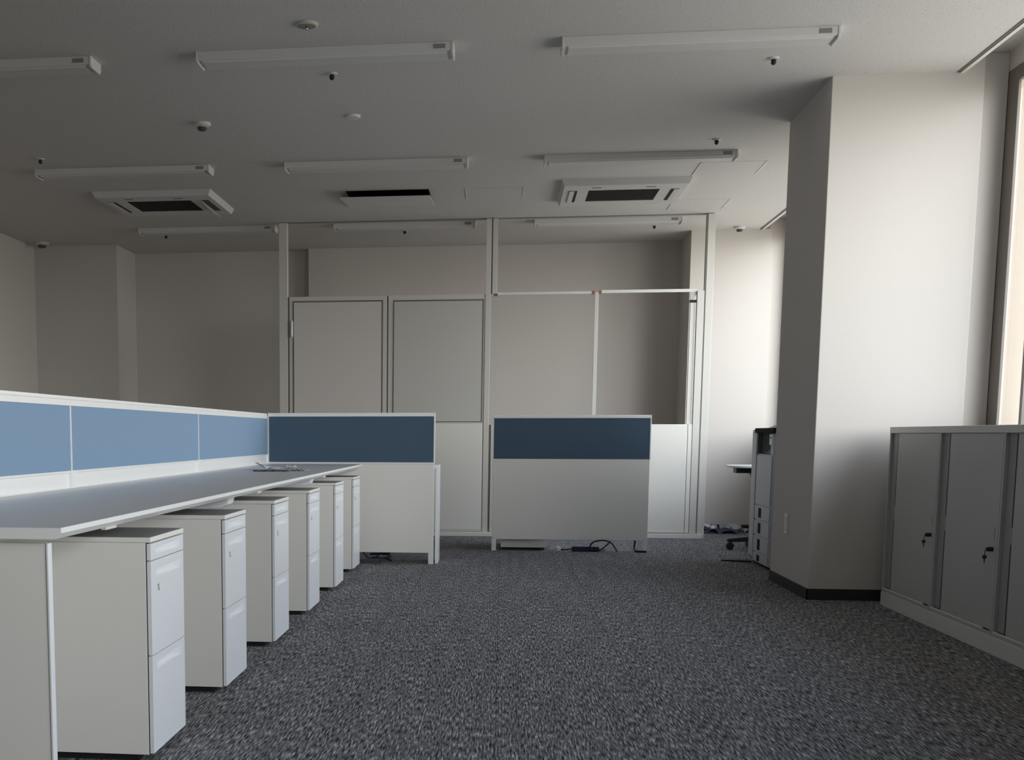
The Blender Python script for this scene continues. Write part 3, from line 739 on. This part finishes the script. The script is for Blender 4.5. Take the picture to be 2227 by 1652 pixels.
# litter on the floor by the back wall
tag(crumple('blue_plastic_bag', 'navy', 2.035, 12.18, 0.33, 0.12, 0.0, 0.055, 21, lift=0.02), 'navy blue plastic bag lying crumpled on the floor by the back wall', 'bag')
tag(crumple('clear_plastic_bag', 'bag', 2.155, 12.33, 0.20, 0.13, 0.0, 0.095, 33), 'crumpled clear plastic bag lying behind the navy bag', 'bag')
tag(crumple('crumpled_paper', 'paper', 1.94, 12.34, 0.17, 0.12, 0.0, 0.10, 35, lift=0.01), 'crumpled white paper on the floor beside the partition, behind the navy bag', 'paper')
tag(crumple('packing_paper', 'paperbeige', 2.35, 12.33, 0.16, 0.10, 0.0, 0.05, 40), 'beige packing paper on the floor at the right of the clear bag', 'paper')
o = MB().prism([(1.60, 9.485), (1.80, 9.40), (1.80, 9.53)], 'Z', 0.0005, 0.009).build('floor_sliver', 'duct')  # flat black wedge added to draw the dark sliver beside the copier
tag(o, 'thin black sliver on the carpet beside the foot of the copier', 'pad')

# cables and power strip under the lone screen
ps = box('power_strip', 'navy', 0.560, 0.770, 10.100, 10.145, 0.0005, 0.040, bevel=0.006)
tag(ps, 'dark navy power strip on the floor under the lone screen', 'power strip')
box('strip_end', 'paperbeige', 0.7702, 0.818, 10.106, 10.140, 0.006, 0.030, ps, 0.004)
k = MB().tube([(0.715, 10.08, 0.0065), (0.700, 10.08, 0.045), (0.725, 10.08, 0.078), (0.790, 10.08, 0.092), (0.850, 10.08, 0.080), (0.885, 10.075, 0.045), (0.905, 10.06, 0.0062)], 0.006)
k.tube([(0.76, 10.085, 0.0065), (0.81, 10.083, 0.040), (0.852, 10.080, 0.078)], 0.005)
k = k.build('power_cable', 'dark', smooth=True); tag(k, 'black cable looping up from the power strip under the lone screen', 'cable')
k = MB().tube([(0.4755, 10.13, 0.012), (0.51, 10.13, 0.012), (0.558, 10.125, 0.018)], 0.0055).build('power_cable', 'dark', smooth=True)
tag(k, 'short black cable between the white plug and the power strip', 'cable')
o = box('plug', 'whiteplastic', 0.444, 0.474, 10.11, 10.145, 0.0005, 0.034, bevel=0.004)
tag(o, 'small white plug on the floor left of the power strip', 'plug')
k = MB().tube([(1.055, 10.165, 0.30), (1.052, 10.163, 0.10), (1.045, 10.15, 0.03), (1.055, 10.10, 0.0085), (1.10, 10.075, 0.0085), (1.13, 10.06, 0.0085)], 0.008).build('power_cable', 'dark', smooth=True)
tag(k, 'black cable dropping to the floor by the right foot of the lone screen', 'cable')
# coil of cable under the end screen
k = MB()
pts = [(-0.86 + 0.075 * math.cos(a * 0.7), 9.12 + 0.085 * math.sin(a * 0.7), 0.008 + 0.0035 * a) for a in range(26)]
k.tube(pts, 0.0075, 8, 3)
k.tube([(-0.99, 9.012, 0.09), (-0.93, 9.012, 0.03), (-0.88, 9.012, 0.045), (-0.84, 9.02, 0.085)], 0.006)
k = k.build('cable_coil', 'navy', smooth=True); tag(k, 'dark coil of cable on the floor under the far end screen', 'cable')
o = box('floor_tray', 'darkgrey', -1.02, -0.86, 8.985, 9.075, 0.0005, 0.03, bevel=0.002)
tag(o, 'dark flat adapter on the floor under the far end screen, beside the last pedestal', 'adapter')
